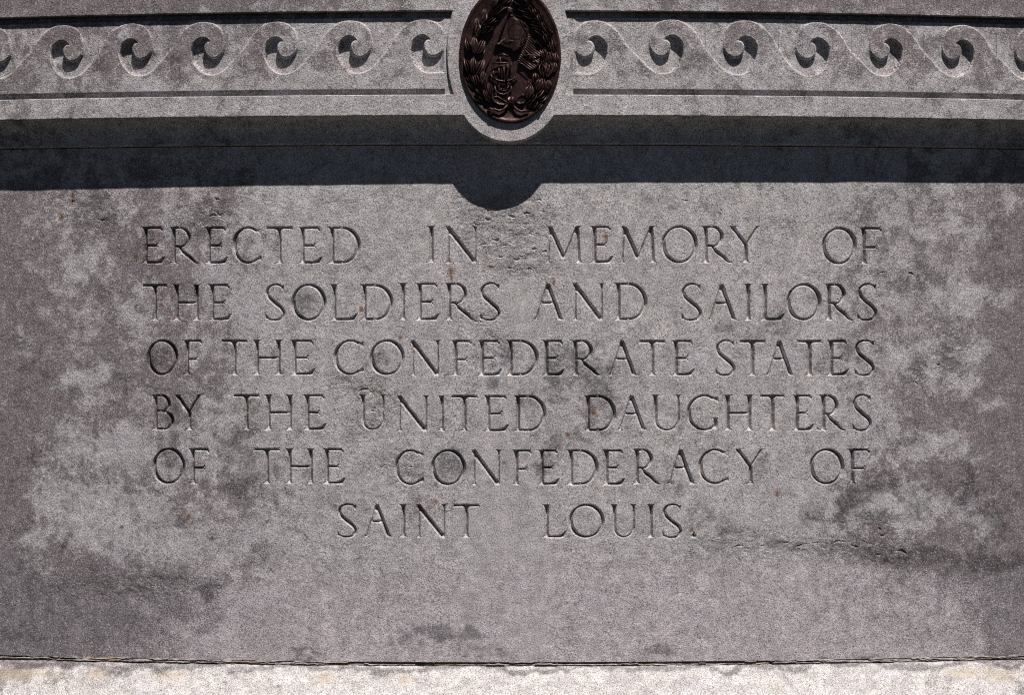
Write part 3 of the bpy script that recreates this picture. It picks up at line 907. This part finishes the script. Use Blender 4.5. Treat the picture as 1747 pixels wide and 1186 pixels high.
def half_frieze(centres, mirror):
    sx = -1 if mirror else 1
    cs = centres[::-1] if mirror else centres
    wc = [PX(c, 86, D_FRZ)[0] * sx for c in cs]         # ascending in the local direction
    run1 = []
    xstart = wc[0] - .12
    segs = []; pend = [(xstart, zmid - .046)]
    for k, w0 in enumerate(wc):
        jig = random.uniform(-.0012, .0012); rz_ = random.uniform(-.05, .05); sc_ = random.uniform(.97, 1.02)
        rot = lambda p: (sc_ * (p[0] * math.cos(rz_) - p[1] * math.sin(rz_)), sc_ * (p[0] * math.sin(rz_) + p[1] * math.cos(rz_)))
        l1 = [rot(p) for p in loc1]; l2 = [rot(p) for p in loc2]
        A = pend + [(w0 + a * SF, zmid + jig + b * SF) for a, b in l1]
        segs.append(catmull(A, 4)); pend = [(w0 + a * SF, zmid + jig + b * SF) for a, b in l2]
    xcut = wc[-1] + .0285
    tail = [p for p in pend if p[0] < xcut - .002] if False else pend[:11] + [(xcut + .004, pend[11][1] - .0004)]
    segs.append(catmull(tail, 4))
    cur = [segs[0][0]]
    for s_ in segs:
        cur.extend(list(s_[1:]))
    cur = [p for p in cur]
    # end at xcut
    xe = cur[-1][0]
    cur = np.array(cur) * np.array([sx, 1])
    xs0, xe_ = xstart * sx, xe * sx
    vv_, fc = [], []
    def add(P): i0 = len(vv_); vv_.extend([tuple(p) for p in P]); return list(range(i0, i0 + len(P)))
    up = [(xe_, zf0)] + [(xe_ + (xs0 - xe_) * i / 60, zf0) for i in range(1, 60)] + [(xs0, zf0)]
    dn = [(x, zf1) for x, _ in up]
    f_up = add(list(cur) + up); f_dn = add(list(cur) + dn)
    ends = [f_up, f_dn]
    # the plain end piece between the last scroll and the boss, over the full height to the lower band
    xb_ = (BX + sx * -.085) if not mirror else (BX + .085)
    end = [(xe_, zf0), (xb_, zf0), (xb_, zl0 - .002), (xe_, zl0 - .002), (xe_, zf1), (xe_, float(cur[-1][1]))]
    f_end = add(end)
    ends.append(f_end)
    # offset rows on the field side
    d = np.gradient(cur, axis=0); d /= np.linalg.norm(d, axis=1)[:, None]
    nn = np.stack([-d[:, 1], d[:, 0]], 1) * sx
    for off in (.0023, .0030):
        q = cur + nn * off
        vv_.extend([tuple(p) for p in q])
    lo, hi = min(xs0, xb_), max(xs0, xb_)
    for x in np.arange(lo + .002, hi, .0034):
        for z in np.arange(zf1 + .002, zf0, .0034):
            vv_.append((x + random.uniform(-.0007, .0007), z + random.uniform(-.0007, .0007)))
    # cuts between scrolls
    mids = [(wc[i] + wc[i + 1]) / 2 * sx for i in range(len(wc) - 1)]
    edges = []
    for mx in mids:
        a = add([(mx, zf1), (mx, zf0)]); edges.append((a[0], a[1]))
    ends = [ccw2([vv_[i] for i in f], f) for f in ends]
    nv_, nf_, no_ = cdt(vv_, edges, ends, 1e-7)
    t3 = np.array([f[:3] for f in nf_])
    lab = np.full(len(t3), -1)
    for i, oc in enumerate(no_):
        if 2 in oc: lab[i] = 2
        elif 1 in oc: lab[i] = 1
        elif 0 in oc: lab[i] = 0
    field = np.zeros(len(nv_), bool)
    field[np.unique(t3[lab == 0])] = True
    dist = np.full(len(nv_), 1.0)
    fi = np.where(field)[0]
    dist[fi] = seg_dist(nv_[fi], cur[:-1], cur[1:])
    dist[dist < 2e-5] = 0
    # depth of the field: shallow in the open, deep inside each curl
    g = np.zeros(len(nv_))
    for w0 in wc:
        lx = (nv_[:, 0] * sx - w0); ly = nv_[:, 1] - zmid
        r = np.hypot(lx, ly)
        uu = lx + .9 * np.maximum(ly + .010, 0)
        lim = .046 - .012 * sstep(-.030, .004, ly)
        gg = (1 - sstep(.014, .048, uu)) * (1 - np.clip((r - lim) / .010, 0, 1))
        g = np.maximum(g, gg)
    target = .0022 + (.0060 + .0040 * (1 - sstep(-.012, .012, np.min([np.where(np.abs(nv_[:, 0] * sx - w0) < .05, nv_[:, 0] * sx - w0, 1) for w0 in wc], axis=0)))) * g
    wall = np.where(dist < .0023, dist * .95, .00219 + (dist - .0023) * 12)
    dep = np.where(field, np.minimum(target, wall), 0)
    # fade to nothing at the end piece
    dep *= sstep(0, .008, np.abs(nv_[:, 0] - xe_))
    # worn outer edges of the frieze
    cen = nv_[t3].mean(1)
    order = sorted([w0 * sx for w0 in wc])
    m_sorted = np.array(sorted(mids))
    which = np.searchsorted(m_sorted, cen[:, 0])
    for w_i in range(len(wc)):
        mk = (which == w_i) & (lab >= 0)
        if not mk.any(): continue
        t = t3[mk]
        e2 = {}
        for a, b, c in t:
            for e in ((a, b), (b, c), (c, a)):
                k = (min(e), max(e)); e2[k] = None if k in e2 else e
        u, iv = np.unique(t, return_inverse=True); iv = iv.reshape(t.shape); rm = {q: i for i, q in enumerate(u)}
        P = nv_[u]
        base = np.stack([P[:, 0], D_FRZ - dep[u] + .4 * slow_relief(P[:, 0], P[:, 1]), P[:, 1]], 1)
        fcs = [tuple(f) for f in iv]
        ext = []
        for e in e2.values():
            if e is None: continue
            a, b = e
            za, zb_ = nv_[a][1], nv_[b][1]; xa_, xb2 = nv_[a][0], nv_[b][0]
            onb = (za > zf0 - 1e-5 and zb_ > zf0 - 1e-5) or (za < zf1 + 1e-5 and zb_ < zf1 + 1e-5) or (abs(xa_ - xe_) < 1e-5 and abs(xb2 - xe_) < 1e-5)
            if onb:
                i0 = len(base) + len(ext)
                ext.append((xa_, .02, za)); ext.append((xb2, .02, zb_))
                fcs.append((rm[a], i0, i0 + 1, rm[b]))
        allv = np.concatenate([base, np.array(ext)]) if ext else base
        dt = np.zeros(len(allv)); dt[:len(u)] = np.where(field[u], .10, -.05)
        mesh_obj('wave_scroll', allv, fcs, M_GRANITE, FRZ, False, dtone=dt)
half_frieze(LEFT, False)
half_frieze(RIGHT, True)

# ================================================================== mortar joint and base ledge
zj = Z_BOT
n = 900
xs_ = np.linspace(-XE, XE, n)
def ragged(seed, amp, sc=.02): return amp * fbm(xs_ / sc, xs_ * 0 + seed, seed, 5)
gapw = np.clip(.0012 + .0012 * fbm(xs_ / .2, xs_ * 0, 3, 3) + .0030 * sstep(.52, .30, np.abs(xs_ - .08)) + .002 * sstep(-.74, -.80, xs_), .0005, .006)
rows = [(-.03 + 0 * xs_, zj + .004 + 0 * xs_),
        (-.012 + 0 * xs_, zj - gapw * .6),
        (-.004 + ragged(5, .002), zj - gapw - .0002 + ragged(9, .0012, .012)),
        (.0005 + ragged(7, .0022), zj - gapw - .0012 + ragged(11, .0013, .012)),
        (.0012 + ragged(8, .0022, .008), zj - .0052 + ragged(13, .0012, .01)),
        (-.004 + 0 * xs_, zj - .0072 + ragged(15, .0006)),
        (-.02 + 0 * xs_, zj - .010 + 0 * xs_)]
vv = np.concatenate([np.stack([xs_, d_, z_], 1) for d_, z_ in rows])
ffm = [(i * n + j, (i + 1) * n + j, (i + 1) * n + j + 1, i * n + j + 1) for i in range(len(rows) - 1) for j in range(n - 1)]
mesh_obj('mortar_joint', vv, ffm, M_MORTAR, MON, False)
# thin edge of the panel's underside
strip('panel_underside', [(.0, zj), (-.0012, zj - .0006), (-.05, zj - .0006)], M_CUT, MON, wob=.0004)
# loose mortar flakes clinging along the joint
fl_v, fl_f = [], []
for i in range(240):
    x = random.uniform(-.95, .95); w = random.uniform(.008, .045); h = random.uniform(.0008, .0022)
    if -.26 < x < .44 and random.random() < .93: continue
    z = zj - .0006 + random.uniform(-.0048, .0010); y = random.uniform(.0008, .0032)
    k = len(fl_v); m_ = 7
    pts = []
    for j in range(m_):
        tt = j / (m_ - 1)
        pts.append((x + w * (tt - .5), z + random.uniform(-.0007, .0007), h * math.sin(math.pi * (.1 + .8 * tt)) * random.uniform(.6, 1.2)))
    for (a, b, c) in pts: fl_v.append((a, y, b + c)); fl_v.append((a, y + .0006, b)); fl_v.append((a, y - .004, b - .0003))
    for j in range(m_ - 1):
        q = k + j * 3
        fl_f.append((q, q + 1, q + 4, q + 3)); fl_f.append((q + 1, q + 2, q + 5, q + 4))
o = mesh_obj('mortar_flake', fl_v, fl_f, M_MORTAR, MON, False)
o['kind'] = 'stuff'

zl = zj - .0068
led = [(-.05, zl + .001), (-.006, zl + .001), (.0, zl), (.0035, zl - .0022), (.0065, zl - .005)]
for i in range(1, 26):
    t = i / 25
    led.append((.0065 + .060 * t, zl - .005 - .064 * t))
led += [(.0685, zl - .074), (.069, zl - .082), (.069, zl - .30), (.069, -1.25)]
strip('base_ledge', led, M_LEDGE, MON, wob=.0008, step=.008)
# closing body behind, so that the stone is a solid mass
def box(name, x0, x1, d0, d1, z0, z1, mat, parent):
    v = [(x, d, z) for z in (z0, z1) for d in (d0, d1) for x in (x0, x1)]
    f = [(0,1,3,2),(4,6,7,5),(0,4,5,1),(2,3,7,6),(0,2,6,4),(1,5,7,3)]
    return mesh_obj(name, v, f, mat, parent, False, bend=False)
box('side_face', -XE - .01, -XE, -.6, -.10, -1.25, .80, M_GRANITE, MON)
box('side_face', XE, XE + .01, -.6, -.10, -1.25, .80, M_GRANITE, MON)
strip('top_face', [(-.46, .8005), (.05, .8005)], M_GRANITE, MON)
box('stone_core', -XE, XE, -.6, -.17, -1.25, .80, M_GRANITE, MON)

# ================================================================== bronze medallion
MED = empty('bronze_medallion', (MX, -D_BAND, MZ - MRZ), 'dark brown oval bronze medallion with flag, anchor and leaf wreath, set on the granite boss', 'medallion')
ORIGIN[MED.name] = np.array([MX, -D_BAND, MZ - MRZ])
MH = .0060            # thickness of the plate in front of the boss
D0 = D_BAND + MH
def mp(zx, zy):       # close-up pixel (4.56 per photo pixel from 740,0) -> stone X, Z on the plate
    return PX(740 + zx / 4.56, zy / 4.56, D0)

def plate():
    vv, ff = [], []
    rings = [(1.0, .0), (1.0, MH - .002), (.985, MH), (.955, MH), (.94, MH - .0010), (.90, MH - .0024), (.7, MH - .0042), (.45, MH - .0035), (.2, MH - .003)]
    n = 120
    for (r, h) in rings:
        for i in range(n):
            a = 2 * math.pi * i / n
            rr = r * (1 + .004 * vnoise(np.array([a * 5.]), np.array([0.]), 4)[0])
            vv.append((MX + MRX * rr * math.cos(a), D_BAND + h, MZ + MRZ * rr * math.sin(a)))
    vv.append((MX, D_BAND + MH - .003, MZ))
    for k in range(len(rings) - 1):
        for i in range(n):
            j = (i + 1) % n
            ff.append((k * n + i, k * n + j, (k + 1) * n + j, (k + 1) * n + i))
    b = (len(rings) - 1) * n
    for i in range(n): ff.append((b + i, b + (i + 1) % n, len(vv) - 1))
    o = mesh_obj('oval_plate', vv, ff, M_BRONZE, MED, True, attr=False)
    return o
plate()
DP = D0 - .0045       # field of the plate

# leaf: shared meshes, each leaf its own object
def leaf_mesh(L, W, name):
    vv, ff = [], []
    n = 11
    for i in range(n):
        t = i / (n - 1)
        w = W / 2 * (math.sin(math.pi * t ** .8) ** .8) + .0001
        h = .0045 * math.sin(math.pi * min(1, t * .95 + .05)) + .001 + .002 * t
        z = L * t
        for (u, hh) in ((-1, -.003), (-.9, h * 1.15), (-.55, h * .45), (-.14, h * .40), (0, h * 1.0), (.14, h * .40), (.55, h * .45), (.9, h * 1.15), (1, -.003)):
            vv.append((u * w, -hh, z))
    m = 9
    for i in range(n - 1):
        for j in range(m - 1):
            a = i * m + j
            ff.append((a, a + 1, a + m + 1, a + m))
    me = bpy.data.meshes.new(name)
    me.from_pydata(vv, [], ff); me.materials.append(M_BRONZE)
    me.polygons.foreach_set('use_smooth', [True] * len(me.polygons))
    me.update()
    return me
LM = [leaf_mesh(.026, .0095, 'laurel_leaf'), leaf_mesh(.021, .0115, 'broad_leaf'), leaf_mesh(.030, .0085, 'laurel_leaf')]
def put_leaf(zx, zy, ang, kind, sc=1.0, lift=.0, tip=0):
    """base of the leaf at close-up px, ang degrees from straight up, clockwise"""
    X, Z = mp(zx, zy)
    o = bpy.data.objects.new('leaf', LM[kind])
    scene.collection.objects.link(o)
    o.parent = MED
    o.location = Vector((X, -(DP + .002 + lift) + BEND * X * X, Z)) - Vector(ORIGIN[MED.name])
    o.rotation_euler = (R(-6 - tip), R(ang), R(random.uniform(-16, 16)))
    o.scale = (sc, 1.0 * sc, sc)
# left branch (laurel): clusters of three along the stem, tips up
for (zx, zy, a, s) in [(470,800,-52,1.0),(430,800,-22,.95),(395,740,-46,.9),(385,790,-60,.9),(445,745,-8,.95),(400,690,-5,.9),
    (330,690,-40,1.0),(345,680,-14,1.1),(375,660,8,1.0),(300,640,-35,.8),
    (285,575,-18,1.15),(310,580,0,1.2),(335,580,22,1.2),(275,520,-30,.7),
    (290,420,-16,1.15),(315,420,-1,1.25),(340,420,22,1.2),(350,440,34,.7),
    (330,290,10,1.0),(345,270,42,1.1),(370,260,62,1.0),(330,240,5,.9),
    (370,200,20,.95),(390,190,52,1.15),(420,170,66,1.0),(380,150,14,.8),
    (430,120,30,.9),(450,110,58,1.1),(470,80,66,1.1),(450,70,28,.9),
    (500,40,50,1.0),(510,20,70,1.0),(480,20,20,.9)]:
    put_leaf(zx, zy, a, 0, s * .98, random.uniform(0, .003))
# right branch: broader leaves, with berries
for (zx, zy, a, s) in [(720,830,52,1.0),(760,850,28,1.0),(745,800,30,1.1),(790,850,42,.9),(730,770,14,1.3),(810,790,50,1.0),(770,760,50,1.2),
    (800,700,24,1.1),(840,700,6,1.1),(800,660,-2,1.1),(860,720,30,.9),(890,700,8,.9),
    (850,600,-6,1.2),(880,600,10,1.2),(900,570,-6,1.1),(930,560,6,.9),(830,630,-24,.9),
    (880,540,-24,1.1),(910,500,-4,1.2),(945,500,4,1.0),(870,470,-20,1.1),
    (900,420,-30,1.2),(930,400,-6,1.1),(870,360,-48,1.2),(900,350,-20,1.2),(855,330,-55,1.0),
    (870,270,-60,1.2),(900,300,-26,1.2),(850,220,-70,1.2),(880,240,-22,1.0),
    (820,190,-62,1.2),(850,190,-24,1.1),(790,130,-78,1.2),(820,140,-30,1.1),
    (760,80,-74,1.3),(790,100,-34,1.1),(730,50,-60,1.1),(760,40,-30,1.0),(720,110,-80,1.1),(700,30,-64,1.0)]:
    put_leaf(zx, zy, a, 1, s * .98, random.uniform(0, .003))

def tube(name, pts, r, parent=MED, lift=0.0, mat=M_BRONZE, n=8, flat=1.0, closed=False):
    """rod of radius r (m) along close-up px points; pts (zx, zy, extra height mm)"""
    P = []
    for p in pts:
        X, Z = mp(p[0], p[1]); P.append(Vector((X, DP + lift + (p[2] / 1000 if len(p) > 2 else 0), Z)))
    vv, ff = [], []
    for i, p in enumerate(P):
        t = (P[min(i + 1, len(P) - 1)] - P[max(i - 1, 0)])
        if closed: t = P[(i + 1) % len(P)] - P[i - 1]
        t.normalize()
        s1 = t.cross(Vector((0, 1, 0))).normalized(); s2 = Vector((0, 1, 0))
        rr = r if not isinstance(r, (list, tuple)) else r[min(i, len(r) - 1)]
        for k in range(n):
            a = 2 * math.pi * k / n
            q = p + s1 * rr * math.cos(a) + s2 * rr * flat * math.sin(a)
            vv.append(tuple(q))
    m = len(P)
    for i in range(m if closed else m - 1):
        for k in range(n):
            a = i * n + k; b = i * n + (k + 1) % n; c = ((i + 1) % m) * n + (k + 1) % n; d = ((i + 1) % m) * n + k
            ff.append((a, b, c, d))
    if not closed:
        ff.append(tuple(range(n))[::-1]); ff.append(tuple(range((m - 1) * n, m * n)))
    return mesh_obj(name, vv, ff, mat, parent, True, attr=False)

def relief(name, poly, hfun, parent=MED, res=6.0, smooth=True):
    """solid low relief over a polygon in close-up px; hfun(zx, zy, distance to edge in px) -> height in mm"""
    pv = []; n = len(poly)
    for i in range(n):
        a, b = poly[i], poly[(i + 1) % n]; L = math.hypot(b[0] - a[0], b[1] - a[1]); m = max(1, int(L / res))
        for j in range(m): pv.append((a[0] + (b[0] - a[0]) * j / m, -(a[1] + (b[1] - a[1]) * j / m)))
    A = sum(pv[i][0] * pv[(i + 1) % len(pv)][1] - pv[(i + 1) % len(pv)][0] * pv[i][1] for i in range(len(pv)))
    if A < 0: pv = pv[::-1]
    nb = len(pv)
    x0, x1 = min(p[0] for p in pv), max(p[0] for p in pv); y0, y1 = min(p[1] for p in pv), max(p[1] for p in pv)
    V_ = list(pv)
    for x in np.arange(x0, x1, res):
        for y in np.arange(y0, y1, res): V_.append((x, y))
    nv_, nf_, no_ = cdt(V_, [], [list(range(nb))], 1e-3)
    t3 = np.array([f[:3] for f, o_ in zip(nf_, no_) if len(o_)])
    u, iv = np.unique(t3, return_inverse=True); iv = iv.reshape(t3.shape)
    Q = nv_[u]; B = np.array(pv)
    dd = seg_dist(Q, B, np.roll(B, -1, 0))
    W = np.array([mp(q[0], -q[1]) for q in Q])
    h = hfun(Q[:, 0], -Q[:, 1], dd) / 1000
    vv = np.stack([W[:, 0], DP + h, W[:, 1]], 1)
    e2 = {}
    for a, b, c in iv:
        for e in ((a, b), (b, c), (c, a)):
            k = (min(e), max(e)); e2[k] = None if k in e2 else e
    ext, fcs = [], [tuple(f) for f in iv]
    for e in e2.values():
        if e is None: continue
        a, b = e; i0 = len(vv) + len(ext)
        ext.append((vv[a][0], DP - .002, vv[a][2])); ext.append((vv[b][0], DP - .002, vv[b][2]))
        fcs.append((a, i0, i0 + 1, b))
    return mesh_obj(name, np.concatenate([vv, np.array(ext)]), fcs, M_BRONZE, parent, smooth, attr=False)

# flag pole and cords
tube('flag_pole', [(392, 565), (440, 455), (500, 305), (560, 170), (590, 75)], .0011, lift=.002)
tube('flag_pole', [(500, 330, 1), (560, 150, 2), (605, 20, 2), (620, -10, 2)], .0012, lift=.003)
relief('pole_finial', [(568,55),(582,50),(600,55),(615,62),(612,98),(590,102),(570,92)], lambda x, y, d: 5 + np.minimum(d * .3, 2), res=5)
# ring-star flag with soft folds
def f1(x, y, d):
    s = (x - y * .35)
    h = 7.0 + 2.2 * np.sin(s / 24 + y / 70) + np.minimum(d * .12, 1.2)
    hat = sstep(296, 312, y) * .45 * np.sin((x + y * .25) / 3.4)
    return h + hat
FLAG1 = relief('flag', [(596,108),(620,130),(655,150),(695,172),(722,196),(735,228),(728,268),(712,310),(690,352),(655,392),(622,410),(598,385),(560,372),(520,352),(478,352),(520,322),(548,290),(566,250),(572,215),(582,160)], f1, res=4.5)
tube('flag_edge', [(598,108,7),(640,146,7.5),(700,178,8),(732,215,8.5),(735,262,8),(716,312,7.5),(690,352,7),(655,394,7)], .0008, lift=.0018, parent=FLAG1)
tube('flag_edge', [(478,350,5),(530,322,6),(560,312,6.8),(610,318,7),(660,325,7),(700,345,6.8)], .0007, lift=.0018, parent=FLAG1)
for i in range(26):
    a = 2 * math.pi * i / 26
    zx, zy = 645 + 62 * math.cos(a), 243 + 60 * math.sin(a)
    hh = float(f1(np.array([zx]), np.array([zy]), np.array([20.]))[0])
    X, Z = mp(zx, zy)
    vv = [(X, DP + (hh + 1.3) / 1000, Z)]
    for k in range(10):
        q = 2 * math.pi * k / 10; rr = .0014 if k % 2 == 0 else .0008
        vv.append((X + rr * math.sin(q), DP + (hh - .1) / 1000, Z + rr * math.cos(q)))
    mesh_obj('star', vv, [(0, 1 + (k + 1) % 10, 1 + k) for k in range(10)], M_BRONZE, FLAG1, False, attr=False)
# second flag, hanging in folds with crossed bars
def f2(x, y, d):
    s = (x * .75 + y * .4)
    return 7.0 + 2.0 * np.sin(s / 26 + 1) + np.minimum(d * .12, 1.0) + .4 * np.sin((x * .4 - y) / 3.2 + x / 9)
FLAG2 = relief('battle_flag', [(738,258),(752,290),(780,318),(812,345),(845,378),(852,410),(835,455),(812,512),(785,540),(742,550),(715,520),(690,498),(655,488),(662,445),(685,412),(705,370),(722,318)], f2, res=4.5)
tube('flag_bar', [(700,378,7.2),(740,420,7.6),(785,470,7.4),(805,505,7)], .0011, lift=.0018, parent=FLAG2)
tube('flag_bar', [(690,440,7),(735,428,7.8),(780,432,7.5),(835,440,7)], .0011, lift=.0018, parent=FLAG2)
tube('flag_edge', [(738,262,6.5),(752,292,7),(780,320,7),(812,345,7.4),(845,378,7.4)], .0008, lift=.0018, parent=FLAG2)
tube('flag_edge', [(655,486,6),(690,498,7),(715,520,7),(742,550,6)], .0008, lift=.0018, parent=FLAG2)
for zx, zy in ((742,428),(720,398),(764,452),(715,434),(772,432),(790,480),(812,438)):
    hh = 7.2; X, Z = mp(zx, zy)
    vv = [(X, DP + (hh + 1.6) / 1000, Z)]
    for k in range(10):
        q = 2 * math.pi * k / 10; rr = .0014 if k % 2 == 0 else .0007
        vv.append((X + rr * math.sin(q), DP + hh / 1000, Z + rr * math.cos(q)))
    mesh_obj('star', vv, [(0, 1 + (k + 1) % 10, 1 + k) for k in range(10)], M_BRONZE, FLAG2, False, attr=False)

# naval emblem: anchor laced with letters
EM = tube('anchor_shank', [(512,430,2.5),(520,480,3),(528,560,3),(530,640,3),(534,705,3)], .0016, lift=.002)
tube('anchor_stock', [(498,432,3),(540,420,3.5),(580,438,3)], .0017, lift=.0025)
tube('anchor_stock', [(452,492,3),(500,486,4),(560,488,4),(606,498,3)], .0013, lift=.002)
tube('anchor_arm', [(432,560,2),(455,600,3),(500,625,4),(550,634,4),(600,622,4),(640,600,3),(652,592,2)], [.001, .0016, .0018, .002, .0018, .0015, .0008], lift=.002)
tube('monogram_letter', [(596,500,4),(560,508,4),(500,515,4),(455,535,3),(432,565,3),(448,595,3),(480,612,3)], .0013, lift=.003)
tube('monogram_letter', [(575,498,5),(578,540,5),(572,590,5),(560,640,5)], .0017, lift=.003)
tube('monogram_letter', [(545,515,4.5),(548,570,4.5),(544,630,4.5)], .0013, lift=.002)
tube('monogram_letter', [(505,520,4),(510,570,4),(506,625,4)], .0012, lift=.002)
tube('monogram_letter', [(465,545,3),(468,580,3),(466,605,3)], .0010, lift=.002)
tube('monogram_letter', [(600,490,4),(606,510,5),(590,520,4),(600,560,4),(625,600,4),(610,612,4)], .0013, lift=.002)
tube('anchor_fluke', [(640,598,4),(612,588,4),(630,620,3.5)], .0010, lift=.002)
tube('anchor_ring', [(534 + 26 * math.cos(a), 672 + 20 * math.sin(a), 3) for a in np.linspace(0, 2 * math.pi, 17)[:-1]], .0013, lift=.002, closed=True)
tube('anchor_crown', [(475,665,2),(480,700,3),(510,728,3.4),(545,735,3.4),(580,722,3),(602,695,2.6),(604,665,2)], .0017, lift=.002)
tube('anchor_crown', [(498,660,2),(510,695,3),(540,706,3.4),(572,695,3),(584,660,2)], .0012, lift=.002)

# ribbon bow at the foot of the wreath
def bowh(x, y, d): return 4.0 + 2.4 * np.exp(-((d - 7) / 5.5) ** 2) + .012 * d + .4 * np.sin(x / 9)
relief('ribbon_knot', [(560,770),(590,748),(630,752),(640,785),(632,815),(605,830),(572,815)], lambda x, y, d: 5 + np.minimum(d * .14, 3) + .8 * np.sin(x / 6), res=5)
relief('ribbon_loop', [(572,785),(540,770),(500,742),(462,748),(455,775),(470,800),(510,818),(548,822),(572,805)], bowh, res=5)
relief('ribbon_loop', [(630,780),(655,745),(690,728),(716,745),(722,780),(708,805),(675,812),(640,805)], bowh, res=5)
tube('ribbon_tail', [(575,815,5),(545,850,5),(510,862,6),(475,850,6),(450,845,5),(436,860,5),(436,880,5)], [.002,.002,.0022,.0022,.002,.0024,.0016], lift=.001)
tube('ribbon_tail', [(620,820,5),(645,850,6),(680,868,6),(715,858,6),(740,862,5)], [.002,.002,.0022,.002,.0014], lift=.001)
tube('ribbon_tail', [(420,855,4),(440,842,6),(462,858,6),(452,884,5),(430,888,4)], .002, lift=.001)
for (zx, zy) in ((735,640),(752,652),(920,250),(905,235),(830,570),(846,575),(345,120),(470,480),(408,512)):
    if zx < 600: continue
    X, Z = mp(zx, zy); vv = []; ff = []
    for i in range(5):
        for k in range(8):
            a = math.pi / 2 * i / 4; q = 2 * math.pi * k / 8
            vv.append((X + .0022 * math.cos(a) * math.cos(q), DP + .003 + .003 * math.sin(a), Z + .0022 * math.cos(a) * math.sin(q)))
    for i in range(4):
        for k in range(8): ff.append((i * 8 + k, i * 8 + (k + 1) % 8, i * 8 + 8 + (k + 1) % 8, i * 8 + 8 + k))
    mesh_obj('berry', vv, ff, M_BRONZE, MED, True, attr=False)

# ================================================================== ground in front of the monument, below the picture
me = bpy.data.meshes.new('ground')
me.from_pydata([(-600, -600, -1.25), (600, -600, -1.25), (600, 600, -1.25), (-600, 600, -1.25)], [], [(0, 1, 2, 3)])
me.materials.append(M_GROUND)
o = bpy.data.objects.new('ground', me); scene.collection.objects.link(o); o['kind'] = 'structure'
